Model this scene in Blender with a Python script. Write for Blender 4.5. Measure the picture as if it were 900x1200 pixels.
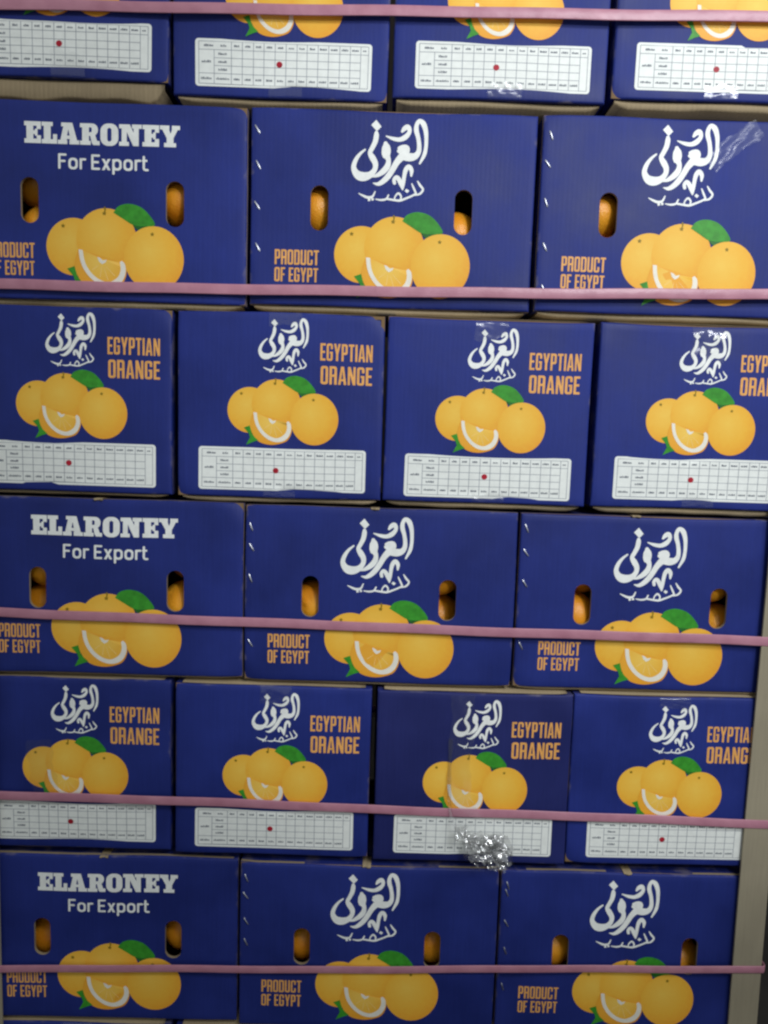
import bpy, math, random
import numpy as np
from mathutils import Vector, Matrix
from mathutils.geometry import delaunay_2d_cdt
R = math.radians
rng = random.Random(11)
for o in list(bpy.data.objects): bpy.data.objects.remove(o)
S = bpy.context.scene
COL = S.collection
Z0 = 0.5400            # height of the top of the fifth full layer's base reference above the floor

def srgb(r, g, b, a=1.0):
    f = lambda c: (c/255/12.92) if c/255 <= .04045 else ((c/255+.055)/1.055)**2.4
    return (f(r), f(g), f(b), a)

# ------------------------------------------------------------------ camera
cam_d = bpy.data.cameras.new('camera'); cam = bpy.data.objects.new('camera', cam_d); COL.objects.link(cam)
pi_, ya_, ro_ = 0.10773, 0.00736, 0.03068
cp, sp, cy_, sy_ = math.cos(pi_), math.sin(pi_), math.cos(ya_), math.sin(ya_)
fw = Vector((sy_*cp, cy_*cp, -sp)); rt = Vector((cy_, -sy_, 0)); up = rt.cross(fw)
r2 = rt*math.cos(ro_) + up*math.sin(ro_); u2 = -rt*math.sin(ro_) + up*math.cos(ro_)
M4 = Matrix(((r2.x, u2.x, -fw.x, 0), (r2.y, u2.y, -fw.y, 0), (r2.z, u2.z, -fw.z, 0), (0, 0, 0, 1)))
cam.matrix_world = Matrix.Translation((-0.00502, -1.10943, 0.66251+Z0)) @ M4
cam_d.sensor_fit = 'VERTICAL'; cam_d.sensor_height = 36.0; cam_d.sensor_width = 36.0; cam_d.lens = 27.0
cam_d.clip_start = .02; cam_d.clip_end = 200
S.camera = cam

# ------------------------------------------------------------------ world, lamps, exposure
W = bpy.data.worlds.new('World'); S.world = W; W.use_nodes = True
bg = W.node_tree.nodes['Background']; bg.inputs[0].default_value = (.93, .99, 1.0, 1); bg.inputs[1].default_value = .37
def area_light(name, loc, aim, size, sy, power, col, spread=180):
    d = bpy.data.lights.new(name, 'AREA'); d.shape = 'RECTANGLE'; d.size = size; d.size_y = sy
    d.energy = power; d.color = col; d.spread = R(spread)
    o = bpy.data.objects.new(name, d); COL.objects.link(o); o.location = loc
    o.rotation_euler = (Vector(aim)-Vector(loc)).to_track_quat('-Z', 'Y').to_euler()
    return o
area_light('ceiling_lamp', (1.00, -1.70, Z0+2.10), (.30, 0, Z0+.85), 1.2, .35, 28, (.94, .97, 1.0))
sd = bpy.data.lights.new('added_edge_spot', 'SPOT'); sd.energy = 72; sd.color = (.94, .97, 1.0); sd.spot_size = R(42); sd.spot_blend = .38; sd.shadow_soft_size = .10  # added spot; its soft cone edge stands in for a cast shadow at left
so = bpy.data.objects.new('added_edge_spot', sd); COL.objects.link(so); so.location = (.95, -2.0, Z0+1.60)
so.rotation_euler = (Vector((.46, 0, Z0+.84))-so.location).to_track_quat('-Z', 'Y').to_euler()
S.view_settings.view_transform = 'Standard'; S.view_settings.look = 'None'
S.view_settings.exposure = 0.0; S.view_settings.gamma = 1.0; S.view_settings.use_curve_mapping = False
S.render.engine = 'CYCLES'
S.cycles.pixel_filter_type = 'BLACKMAN_HARRIS'; S.cycles.filter_width = 2.4

# ------------------------------------------------------------------ materials
MAT = {}
def nodes(name):
    m = bpy.data.materials.new(name); m.use_nodes = True; MAT[name] = m
    nt = m.node_tree; b = nt.nodes['Principled BSDF']
    return m, nt, b
def N(nt, t, **kw):
    n = nt.nodes.new(t)
    for k, v in kw.items():
        if k.startswith('i_'):
            n.inputs[int(k[2:]) if k[2:].isdigit() else k[2:].replace('_', ' ')].default_value = v
        else: setattr(n, k, v)
    return n
def ramp(nt, stops):
    r = nt.nodes.new('ShaderNodeValToRGB'); e = r.color_ramp.elements
    while len(e) < len(stops): e.new(.5)
    for el, (p, c) in zip(e, stops): el.position = p; el.color = c
    return r
def objcoord(nt):
    # object coordinates shifted by a per-object random offset, so no two cartons carry the same wear
    tc = nt.nodes.new('ShaderNodeTexCoord'); oi = nt.nodes.new('ShaderNodeObjectInfo')
    mul = N(nt, 'ShaderNodeMath', operation='MULTIPLY'); mul.inputs[1].default_value = 37.0
    nt.links.new(oi.outputs['Random'], mul.inputs[0])
    ad = N(nt, 'ShaderNodeVectorMath', operation='ADD')
    nt.links.new(tc.outputs['Object'], ad.inputs[0]); nt.links.new(mul.outputs[0], ad.inputs[1])
    return tc.outputs['Object'], ad.outputs[0], oi

def board_mat(name, c, rough=.5, spec=.35, var=.10, flute=.06, scuff=.0, jitter=.0, edge=0):
    m, nt, b = nodes(name); L = nt.links.new
    raw, co, oi = objcoord(nt)
    n1 = N(nt, 'ShaderNodeTexNoise'); n1.inputs['Scale'].default_value = 9; n1.inputs['Detail'].default_value = 5; L(co, n1.inputs['Vector'])
    mp = N(nt, 'ShaderNodeMapping'); mp.inputs['Scale'].default_value = (330, 330, 16); L(co, mp.inputs['Vector'])
    n2 = N(nt, 'ShaderNodeTexNoise'); n2.inputs['Scale'].default_value = 1; n2.inputs['Detail'].default_value = 3; L(mp.outputs[0], n2.inputs['Vector'])
    n3 = N(nt, 'ShaderNodeTexNoise'); n3.inputs['Scale'].default_value = 900; n3.inputs['Detail'].default_value = 2; L(co, n3.inputs['Vector'])
    lo = [v*(1-var) for v in c[:3]]+[1]; hi = [min(1, v*(1+var)) for v in c[:3]]+[1]
    r1 = ramp(nt, [(.3, lo), (.7, hi)]); L(n1.outputs['Fac'], r1.inputs[0])
    mx = N(nt, 'ShaderNodeMixRGB', blend_type='MULTIPLY'); mx.inputs[0].default_value = .5; L(r1.outputs[0], mx.inputs[1])
    r2_ = ramp(nt, [(.3, (.86, .86, .88, 1)), (.7, (1.07, 1.07, 1.07, 1))]); L(n2.outputs['Fac'], r2_.inputs[0]); L(r2_.outputs[0], mx.inputs[2])
    out = mx.outputs[0]
    if jitter:
        hs = N(nt, 'ShaderNodeHueSaturation')
        mr = N(nt, 'ShaderNodeMapRange'); mr.inputs[3].default_value = 1-jitter; mr.inputs[4].default_value = 1+jitter
        L(oi.outputs['Random'], mr.inputs[0]); L(mr.outputs[0], hs.inputs['Value']); L(out, hs.inputs['Color']); out = hs.outputs[0]
    if scuff:
        # scattered scuffs where the print has rubbed thin
        n4 = N(nt, 'ShaderNodeTexNoise'); n4.inputs['Scale'].default_value = 55; n4.inputs['Detail'].default_value = 7; n4.inputs['Roughness'].default_value = .75; L(co, n4.inputs['Vector'])
        r4 = ramp(nt, [(.66, (0, 0, 0, 1)), (.80, (1, 1, 1, 1))]); L(n4.outputs['Fac'], r4.inputs[0])
        mm = N(nt, 'ShaderNodeMath', operation='MULTIPLY'); mm.inputs[1].default_value = scuff; L(r4.outputs[0], mm.inputs[0])
        m4 = N(nt, 'ShaderNodeMixRGB'); L(mm.outputs[0], m4.inputs[0]); L(out, m4.inputs[1]); m4.inputs[2].default_value = srgb(120, 124, 170); out = m4.outputs[0]
    if edge:
        # print worn through to the kraft along the panel edges
        tc2 = nt.nodes.new('ShaderNodeTexCoord'); sx_ = N(nt, 'ShaderNodeSeparateXYZ'); L(tc2.outputs['Generated'], sx_.inputs[0])
        def pp(o_):
            a = N(nt, 'ShaderNodeMath', operation='PINGPONG'); a.inputs[1].default_value = .5; L(o_, a.inputs[0]); return a.outputs[0]
        mn = N(nt, 'ShaderNodeMath', operation='MINIMUM'); L(pp(sx_.outputs[0]), mn.inputs[0]); L(pp(sx_.outputs[2]), mn.inputs[1])
        n5 = N(nt, 'ShaderNodeTexNoise'); n5.inputs['Scale'].default_value = 38; n5.inputs['Detail'].default_value = 6; L(co, n5.inputs['Vector'])
        sc = N(nt, 'ShaderNodeMath', operation='MULTIPLY_ADD'); sc.inputs[1].default_value = -14.0; L(mn.outputs[0], sc.inputs[0]); L(n5.outputs['Fac'], sc.inputs[2])
        r5 = ramp(nt, [(.48, (0, 0, 0, 1)), (.66, (1, 1, 1, 1))]); L(sc.outputs[0], r5.inputs[0])
        m5 = N(nt, 'ShaderNodeMath', operation='MULTIPLY'); m5.inputs[1].default_value = edge; L(r5.outputs[0], m5.inputs[0])
        m6 = N(nt, 'ShaderNodeMixRGB'); L(m5.outputs[0], m6.inputs[0]); L(out, m6.inputs[1]); m6.inputs[2].default_value = srgb(128, 120, 124); out = m6.outputs[0]
    L(out, b.inputs['Base Color'])
    # corrugation flutes showing faintly through the liner
    wv = N(nt, 'ShaderNodeTexWave', wave_type='BANDS', bands_direction='X'); wv.inputs['Scale'].default_value = 48; wv.inputs['Distortion'].default_value = 1.2
    wv.inputs['Detail'].default_value = 2; L(co, wv.inputs['Vector'])
    bp = N(nt, 'ShaderNodeBump'); bp.inputs['Strength'].default_value = flute; bp.inputs['Distance'].default_value = .002; L(wv.outputs['Fac'], bp.inputs['Height'])
    bp2 = N(nt, 'ShaderNodeBump'); bp2.inputs['Strength'].default_value = .10; bp2.inputs['Distance'].default_value = .001
    L(n3.outputs['Fac'], bp2.inputs['Height']); L(bp.outputs[0], bp2.inputs['Normal'])
    bp3 = N(nt, 'ShaderNodeBump'); bp3.inputs['Strength'].default_value = .25; bp3.inputs['Distance'].default_value = .006
    L(n1.outputs['Fac'], bp3.inputs['Height']); L(bp2.outputs[0], bp3.inputs['Normal'])
    L(bp3.outputs[0], b.inputs['Normal'])
    rr = ramp(nt, [(.3, (rough-.08,)*3+(1,)), (.7, (rough+.10,)*3+(1,))]); L(n1.outputs['Fac'], rr.inputs[0]); L(rr.outputs[0], b.inputs['Roughness'])
    b.inputs['Specular IOR Level'].default_value = spec
    return m
board_mat('printed_blue', srgb(31, 45, 119), .56, .28, .20, .025, .07, .07, .5)
board_mat('printed_blue_worn', srgb(33, 40, 100), .58, .26, .14, .025, .07, .0, .5)
board_mat('kraft', srgb(156, 139, 110), .75, .2, .16, .10)
board_mat('kraft_dark', srgb(128, 104, 74), .8, .15, .2, .05)
board_mat('corner_kraft', srgb(152, 143, 122), .7, .2, .08, .0)

def ink_mat(name, c, rough=.5, var=.06, spec=.3):
    m, nt, b = nodes(name); L = nt.links.new
    raw, co, oi = objcoord(nt)
    n1 = N(nt, 'ShaderNodeTexNoise'); n1.inputs['Scale'].default_value = 120; n1.inputs['Detail'].default_value = 6; L(co, n1.inputs['Vector'])
    r1 = ramp(nt, [(.3, [v*(1-var*1.5) for v in c[:3]]+[1]), (.65, [min(1, v*(1+var)) for v in c[:3]]+[1])]); L(n1.outputs['Fac'], r1.inputs[0])
    L(r1.outputs[0], b.inputs['Base Color']); b.inputs['Roughness'].default_value = rough; b.inputs['Specular IOR Level'].default_value = spec
    return m
ink_mat('white_ink', srgb(242, 244, 240), .5, .04)
ink_mat('white_label', srgb(238, 241, 236), .55, .03)
ink_mat('table_ink', srgb(98, 104, 118), .6)
ink_mat('line_ink', srgb(132, 138, 150), .6)
ink_mat('orange_ink', srgb(234, 170, 92), .5, .08)
ink_mat('green_ink', srgb(58, 148, 44), .5, .14)
ink_mat('green_dark_ink', srgb(40, 108, 44), .5, .14)
ink_mat('calyx_ink', srgb(142, 118, 28), .5)
ink_mat('pith_ink', srgb(240, 236, 222), .5, .03)
ink_mat('red_ink', srgb(176, 26, 48), .5, .2)
ink_mat('vein_ink', srgb(250, 216, 140), .5, .03)
def fruit_ink(name, c0, c1, c2):
    m, nt, b = nodes(name); L = nt.links.new
    tc = nt.nodes.new('ShaderNodeTexCoord'); mp = N(nt, 'ShaderNodeMapping'); mp.inputs['Location'].default_value = (-.42, 0, -.62)
    mp.inputs['Scale'].default_value = (1, 0, 1); L(tc.outputs['Generated'], mp.inputs['Vector'])
    ln = N(nt, 'ShaderNodeVectorMath', operation='LENGTH'); L(mp.outputs[0], ln.inputs[0])
    n = N(nt, 'ShaderNodeTexNoise'); n.inputs['Scale'].default_value = 160; n.inputs['Detail'].default_value = 4; L(tc.outputs['Object'], n.inputs['Vector'])
    ad = N(nt, 'ShaderNodeMath', operation='MULTIPLY_ADD'); ad.inputs[1].default_value = .22; L(n.outputs['Fac'], ad.inputs[0]); L(ln.outputs['Value'], ad.inputs[2])
    r = ramp(nt, [(.12, c0), (.5, c1), (.82, c2)]); L(ad.outputs[0], r.inputs[0]); L(r.outputs[0], b.inputs['Base Color'])
    b.inputs['Roughness'].default_value = .5; b.inputs['Specular IOR Level'].default_value = .3
    return m
fruit_ink('fruit_ink', srgb(246, 200, 84), srgb(244, 186, 64), srgb(240, 162, 46))
fruit_ink('rind_ink', srgb(242, 176, 60), srgb(240, 172, 54), srgb(238, 158, 42))
fruit_ink('flesh_ink', srgb(248, 206, 96), srgb(246, 196, 80), srgb(243, 180, 62))

def skin_mat():
    m, nt, b = nodes('orange_skin'); L = nt.links.new
    raw, co, oi = objcoord(nt)
    n = N(nt, 'ShaderNodeTexNoise'); n.inputs['Scale'].default_value = 18; n.inputs['Detail'].default_value = 4; L(co, n.inputs['Vector'])
    r = ramp(nt, [(.3, srgb(232, 138, 22)), (.7, srgb(250, 178, 48))]); L(n.outputs['Fac'], r.inputs[0]); L(r.outputs[0], b.inputs['Base Color'])
    v = N(nt, 'ShaderNodeTexVoronoi'); v.inputs['Scale'].default_value = 420; L(co, v.inputs['Vector'])
    bp = N(nt, 'ShaderNodeBump'); bp.inputs['Strength'].default_value = .35; bp.inputs['Distance'].default_value = .0012; L(v.outputs['Distance'], bp.inputs['Height']); L(bp.outputs[0], b.inputs['Normal'])
    b.inputs['Roughness'].default_value = .38; b.inputs['Subsurface Weight'].default_value = .12; b.inputs['Subsurface Radius'].default_value = (.006, .003, .001)
skin_mat()
def strap_mat():
    m, nt, b = nodes('strap_pink'); L = nt.links.new
    raw, co, oi = objcoord(nt)
    n = N(nt, 'ShaderNodeTexNoise'); n.inputs['Scale'].default_value = 30; n.inputs['Detail'].default_value = 5; L(co, n.inputs['Vector'])
    r = ramp(nt, [(.3, srgb(174, 116, 134)), (.7, srgb(192, 135, 152))]); L(n.outputs['Fac'], r.inputs[0]); L(r.outputs[0], b.inputs['Base Color'])
    mp = N(nt, 'ShaderNodeMapping'); mp.inputs['Rotation'].default_value = (0, R(45), 0); L(raw, mp.inputs['Vector'])
    v = N(nt, 'ShaderNodeTexChecker'); v.inputs['Scale'].default_value = 420; L(mp.outputs[0], v.inputs['Vector'])
    bp = N(nt, 'ShaderNodeBump'); bp.inputs['Strength'].default_value = .25; bp.inputs['Distance'].default_value = .0006; L(v.outputs['Fac'], bp.inputs['Height'])
    bp2 = N(nt, 'ShaderNodeBump'); bp2.inputs['Strength'].default_value = .35; bp2.inputs['Distance'].default_value = .004; L(n.outputs['Fac'], bp2.inputs['Height']); L(bp.outputs[0], bp2.inputs['Normal'])
    L(bp2.outputs[0], b.inputs['Normal']); b.inputs['Roughness'].default_value = .36
strap_mat()
def tape_mat(name, gl, df, bump, scale, rough=.12):
    m, nt, b = nodes(name); L = nt.links.new; nt.nodes.remove(b)
    out = nt.nodes['Material Output']
    raw, co, oi = objcoord(nt)
    n = N(nt, 'ShaderNodeTexNoise'); n.inputs['Scale'].default_value = scale; n.inputs['Detail'].default_value = 1; n.inputs['Distortion'].default_value = .4; L(co, n.inputs['Vector'])
    bp = N(nt, 'ShaderNodeBump'); bp.inputs['Strength'].default_value = bump; bp.inputs['Distance'].default_value = .010; L(n.outputs['Fac'], bp.inputs['Height'])
    t = N(nt, 'ShaderNodeBsdfTransparent'); g = N(nt, 'ShaderNodeBsdfGlossy'); g.inputs['Roughness'].default_value = rough; L(bp.outputs[0], g.inputs['Normal'])
    d = N(nt, 'ShaderNodeBsdfDiffuse'); d.inputs[0].default_value = srgb(225, 230, 235)
    m1 = N(nt, 'ShaderNodeMixShader'); m1.inputs[0].default_value = gl; L(t.outputs[0], m1.inputs[1]); L(g.outputs[0], m1.inputs[2])
    m2 = N(nt, 'ShaderNodeMixShader'); m2.inputs[0].default_value = df; L(m1.outputs[0], m2.inputs[1]); L(d.outputs[0], m2.inputs[2])
    L(m2.outputs[0], out.inputs['Surface'])
tape_mat('clear_tape', .07, .014, .07, 45, .17)
tape_mat('faint_tape', .016, .05, .12, 60, .2)
tape_mat('crumpled_tape', .26, .015, .10, 90, .11)
m, nt, b = nodes('staple_wire'); b.inputs['Metallic'].default_value = 1.0; b.inputs['Base Color'].default_value = srgb(224, 226, 232); b.inputs['Roughness'].default_value = .38
def rough_mat(name, c0, c1, scale):
    m, nt, b = nodes(name); L = nt.links.new; tc = nt.nodes.new('ShaderNodeTexCoord')
    n = N(nt, 'ShaderNodeTexNoise'); n.inputs['Scale'].default_value = scale; n.inputs['Detail'].default_value = 8; L(tc.outputs['Object'], n.inputs['Vector'])
    r = ramp(nt, [(.3, c0), (.7, c1)]); L(n.outputs['Fac'], r.inputs[0]); L(r.outputs[0], b.inputs['Base Color']); b.inputs['Roughness'].default_value = .8
    bp = N(nt, 'ShaderNodeBump'); bp.inputs['Strength'].default_value = .3; bp.inputs['Distance'].default_value = .01; L(n.outputs['Fac'], bp.inputs['Height']); L(bp.outputs[0], b.inputs['Normal'])
rough_mat('concrete', srgb(30, 27, 24), srgb(46, 42, 38), 6)
rough_mat('dark_wall', srgb(20, 14, 12), srgb(34, 22, 17), 3)

# ------------------------------------------------------------------ mesh helpers
def link(name, me, parent=None, mat=None):
    o = bpy.data.objects.new(name, me); COL.objects.link(o)
    if parent is not None: o.parent = parent
    if mat and me is not None: me.materials.append(MAT[mat])
    return o
def mesh(name, vs, fs, smooth=True):
    me = bpy.data.meshes.new(name); me.from_pydata([tuple(map(float, v)) for v in vs], [], fs); me.update()
    if smooth: me.polygons.foreach_set('use_smooth', [True]*len(me.polygons))
    return me
def tag(o, label, cat, group=None):
    o['label'] = label; o['category'] = cat
    if group: o['group'] = group
    return o
def structure(o): o['kind'] = 'structure'; return o

def winding(poly, P):
    # nonzero winding test of points P (n,2) against polygon
    a = np.asarray(poly, float); b_ = np.roll(a, -1, 0); w = np.zeros(len(P), int)
    for (x0, y0), (x1, y1) in zip(a, b_):
        cr = (x1-x0)*(P[:, 1]-y0) - (P[:, 0]-x0)*(y1-y0)
        w += ((y0 <= P[:, 1]) & (y1 > P[:, 1]) & (cr > 0)).astype(int)
        w -= ((y0 > P[:, 1]) & (y1 <= P[:, 1]) & (cr < 0)).astype(int)
    return w != 0
def region(adds, subs=(), pts=()):
    """union of polygons minus other polygons -> 2-D triangles (counter-clockwise)"""
    vs, es = [], []
    for p in list(adds)+list(subs):
        s = len(vs); vs += [Vector((float(x), float(y))) for x, y in p]; k = len(p)
        es += [(s+i, s+(i+1) % k) for i in range(k)]
    vs += [Vector((float(x), float(y))) for x, y in pts]
    V, _, Fc, *_r = delaunay_2d_cdt(vs, es, [], 0, 1e-4)
    V = np.array([(v.x, v.y) for v in V]); Fc = [tuple(f) for f in Fc]
    C = np.array([V[list(f)].mean(0) for f in Fc])
    keep = np.zeros(len(Fc), bool)
    for p in adds: keep |= winding(p, C)
    for p in subs: keep &= ~winding(p, C)
    F2 = []
    for f, k in zip(Fc, keep):
        if not k: continue
        a, b_, c = V[f[0]], V[f[1]], V[f[2]]
        if (b_[0]-a[0])*(c[1]-a[1])-(c[0]-a[0])*(b_[1]-a[1]) < 0: f = f[::-1]
        F2.append(f)
    used = sorted({i for f in F2 for i in f}); mp = {u: i for i, u in enumerate(used)}
    return V[used], [tuple(mp[i] for i in f) for f in F2]
def merge(parts):
    V, Fc = [], []
    for v, f in parts:
        s = len(V); V += [tuple(q) for q in v]; Fc += [tuple(i+s for i in t) for t in f]
    return np.array(V), Fc
def tf(g, sx=1, sy=None, ox=0, oy=0):
    sy = sx if sy is None else sy
    return g[0]*np.array([sx, sy])+np.array([ox, oy]), g[1]
def rect(x0, y0, x1, y1): return [(x0, y0), (x1, y0), (x1, y1), (x0, y1)]
def rrect(x0, y0, x1, y1, r, n=5, rs=None):
    rs = rs or (r, r, r, r); o = []        # bl, br, tr, tl
    for (cx, cy, a0), q in zip(((x0, y0, 180), (x1, y0, 270), (x1, y1, 0), (x0, y1, 90)), rs):
        sx = 1 if cx == x0 else -1; sy = 1 if cy == y0 else -1
        if q <= 1e-6: o.append((cx, cy)); continue
        for i in range(n+1):
            a = R(a0+90*i/n); o.append((cx+sx*q+q*math.cos(a), cy+sy*q+q*math.sin(a)))
    return o
def circle(cx, cy, r, n=40, ry=None):
    ry = r if ry is None else ry
    return [(cx+r*math.cos(2*math.pi*i/n), cy+ry*math.sin(2*math.pi*i/n)) for i in range(n)]
def spline(P, n=6):
    P = np.array(P, float); Q = np.vstack([2*P[0]-P[1], P, 2*P[-1]-P[-2]]); o = []
    for i in range(1, len(Q)-2):
        for t in np.linspace(0, 1, n, endpoint=False):
            a, b_, c, d = Q[i-1], Q[i], Q[i+1], Q[i+2]
            o.append(.5*((2*b_)+(c-a)*t+(2*a-5*b_+4*c-d)*t*t+(3*b_-a-3*c+d)*t**3))
    o.append(P[-1]); return np.array(o)
def brush(P, n=5, cap=True):
    """outline of a stroke of changing width; P rows are x, y, width"""
    Q = spline(P, n) if len(P) > 2 else np.array(P, float)
    d = np.gradient(Q[:, :2], axis=0); d /= np.linalg.norm(d, axis=1)[:, None]+1e-9
    nn = np.stack([-d[:, 1], d[:, 0]], 1); h = np.maximum(Q[:, 2:3]*(.95 if Q[:, 2].max() > 5 else 1), .02)/2
    Lp, Rp = Q[:, :2]+nn*h, Q[:, :2]-nn*h
    o = [tuple(v) for v in Lp]
    if cap:
        a0 = math.atan2(nn[-1, 1], nn[-1, 0])
        o += [(Q[-1, 0]+h[-1, 0]*math.cos(a0-math.pi*k/5), Q[-1, 1]+h[-1, 0]*math.sin(a0-math.pi*k/5)) for k in range(1, 5)]
    o += [tuple(v) for v in Rp[::-1]]
    if cap:
        a0 = math.atan2(-nn[0, 1], -nn[0, 0])
        o += [(Q[0, 0]+h[0, 0]*math.cos(a0-math.pi*k/5), Q[0, 1]+h[0, 0]*math.sin(a0-math.pi*k/5)) for k in range(1, 5)]
    return o

# ------------------------------------------------------------------ printed artwork, 2-D, millimetres from the panel's top centre
# Arabic brand mark
AR = [
 [(323,204,38),(323,230,50),(312,290,50),(285,348,46),(262,398,46),(285,446,62),(312,500,56),(308,556,50),(268,606,64),(210,628,88),(160,622,92),(122,590,70),(103,535,50),(124,468,42),(165,410,30),(214,368,18)],
 [(412,305,40),(418,340,78),(420,385,88),(425,430,64),(440,470,48),(430,525,58),(388,578,58),(330,616,38),(276,632,10)],
 [(405,350,60),(402,400,60),(404,430,46)],
 [(545,352,38),(575,345,52),(610,352,66),(606,392,72),(566,436,74),(520,490,62),(482,556,58),(440,620,58),(390,672,52),(340,700,38),(292,692,10)],
 [(538,380,36),(560,388,52),(590,392,60)],
 [(590,432,80),(650,440,84),(700,428,66),(730,388,50),(736,330,44),(726,250,42),(708,180,48),(712,125,42),(738,88,42),(775,115,54),(798,185,46),(804,265,38),(800,350,36),(784,420,38),(742,502,20)],
 [(572,190,26),(594,162,48),(624,148,56),(642,172,42),(636,206,42),(600,246,52),(548,268,44),(485,260,36),(418,236,12)],
 [(498,692,34),(494,660,36),(516,634,40),(540,656,46),(560,700,42),(576,756,14)],
 [(578,750,18),(584,690,36),(594,615,40),(608,562,46),(636,532,46),(662,568,42),(660,622,20)],
 [(152,792,12),(190,812,26),(236,830,34),(284,822,28),(310,774,16)],
 [(316,848,14),(368,856,26),(418,846,26),(440,808,20)],
 [(430,846,26),(500,858,28),(552,862,30),(610,842,28),(668,818,26),(706,796,24)],
 [(556,856,22),(562,822,24),(536,792,28),(506,820,20),(498,850,20)],
 [(666,700,16),(684,742,26),(706,792,26)],
 [(722,676,16),(746,716,30),(774,756,28),(748,796,28),(712,808,22),(680,812,18)],
]
def ar_map(p):
    u, v = p; return (-72+u*129/900+v*4/982, (u*4/900)-v*136/982-2)
ar_polys = [[ar_map(q) for q in brush([(a, b_, c*(.78 if k > 8 else 1)) for a, b_, c in s], 5)] for k, s in enumerate(AR)]
ar_polys += [[ar_map(q) for q in q4] for q4 in ([(322,80),(372,145),(328,190),(274,130)], [(614,748),(642,768),(622,790),(596,770)], [(238,842),(262,838),(266,862),(242,868)], [(272,838),(296,836),(298,858),(276,862)])]
ART_AR = region(ar_polys)
cen = np.array([-7.5, -65.5]); ART_AR_SMALL = ((ART_AR[0]-cen)*.675+np.array([2.5, -44.5]), ART_AR[1])

# slab-serif capitals, unit height
def g_slab(ch):
    if ch == 'E': return .78, [rect(0,0,.78,.2), rect(0,.8,.78,1), rect(.1,0,.42,1), rect(.4,.41,.6,.59), rect(.5,.34,.62,.66), rect(.58,.65,.78,1), rect(.58,0,.78,.36)], []
    if ch == 'L': return .72, [rect(0,.81,.52,1), rect(.1,0,.42,1), rect(0,0,.72,.2), rect(.53,0,.72,.44)], []
    if ch == 'A': return 1.0, [[(.10,.1),(.30,1),(.68,1),(.92,.1),(.58,.1),(.55,.24),(.42,.24),(.38,.1)], rect(0,0,.44,.19), rect(.54,0,1.0,.19), rect(.16,.82,.66,1), [(.3,.24),(.7,.24),(.68,.4),(.33,.4)]], [[(.43,.40),(.55,.40),(.49,.70)]]
    if ch == 'R': return .92, [rect(0,.81,.5,1), rect(.1,0,.42,1), rect(0,0,.5,.19), rrect(.1,.42,.84,1,.27,6,(0,.27,.27,0)), [(.46,.5),(.7,.5),(.80,.19),(.92,.19),(.92,0),(.62,0),(.55,.1)]], [rrect(.42,.59,.55,.82,.06,4,(0,.06,.06,0))]
    if ch == 'O': return .84, [rrect(0,-.02,.84,1.02,.36,8)], [rrect(.32,.18,.52,.82,.1,5)]
    if ch == 'N': return 1.06, [rect(0,0,.46,.19), rect(.12,0,.36,1), rect(0,.81,.4,1), [(.2,1),(.5,1),(.92,.1),(.92,0),(.66,0)], rect(.68,0,.92,1), rect(.6,.81,1.06,1)], []
    if ch == 'Y': return .94, [rect(0,.81,.44,1), rect(.56,.81,.94,1), [(.06,.9),(.40,.9),(.50,.62),(.60,.9),(.88,.9),(.64,.42),(.64,.1),(.32,.1),(.32,.42)], rect(.20,0,.76,.19)], []
def word(fn, text, gap, x0, x1, y0, y1, space=.3):
    parts, x = [], 0
    for ch in text:
        if ch == ' ': x += space; continue
        w, a, s = fn(ch)
        parts.append(tf(region(a, s), 1, 1, x, 0)); x += w+gap
    x -= gap
    v, f = merge(parts); k = (x1-x0)/x
    return v*np.array([k, y1-y0])+np.array([x0, y0]), f
ART_BRAND = word(g_slab, 'ELARONEY', .035, -107, 106, -57, -28.5)

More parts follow.
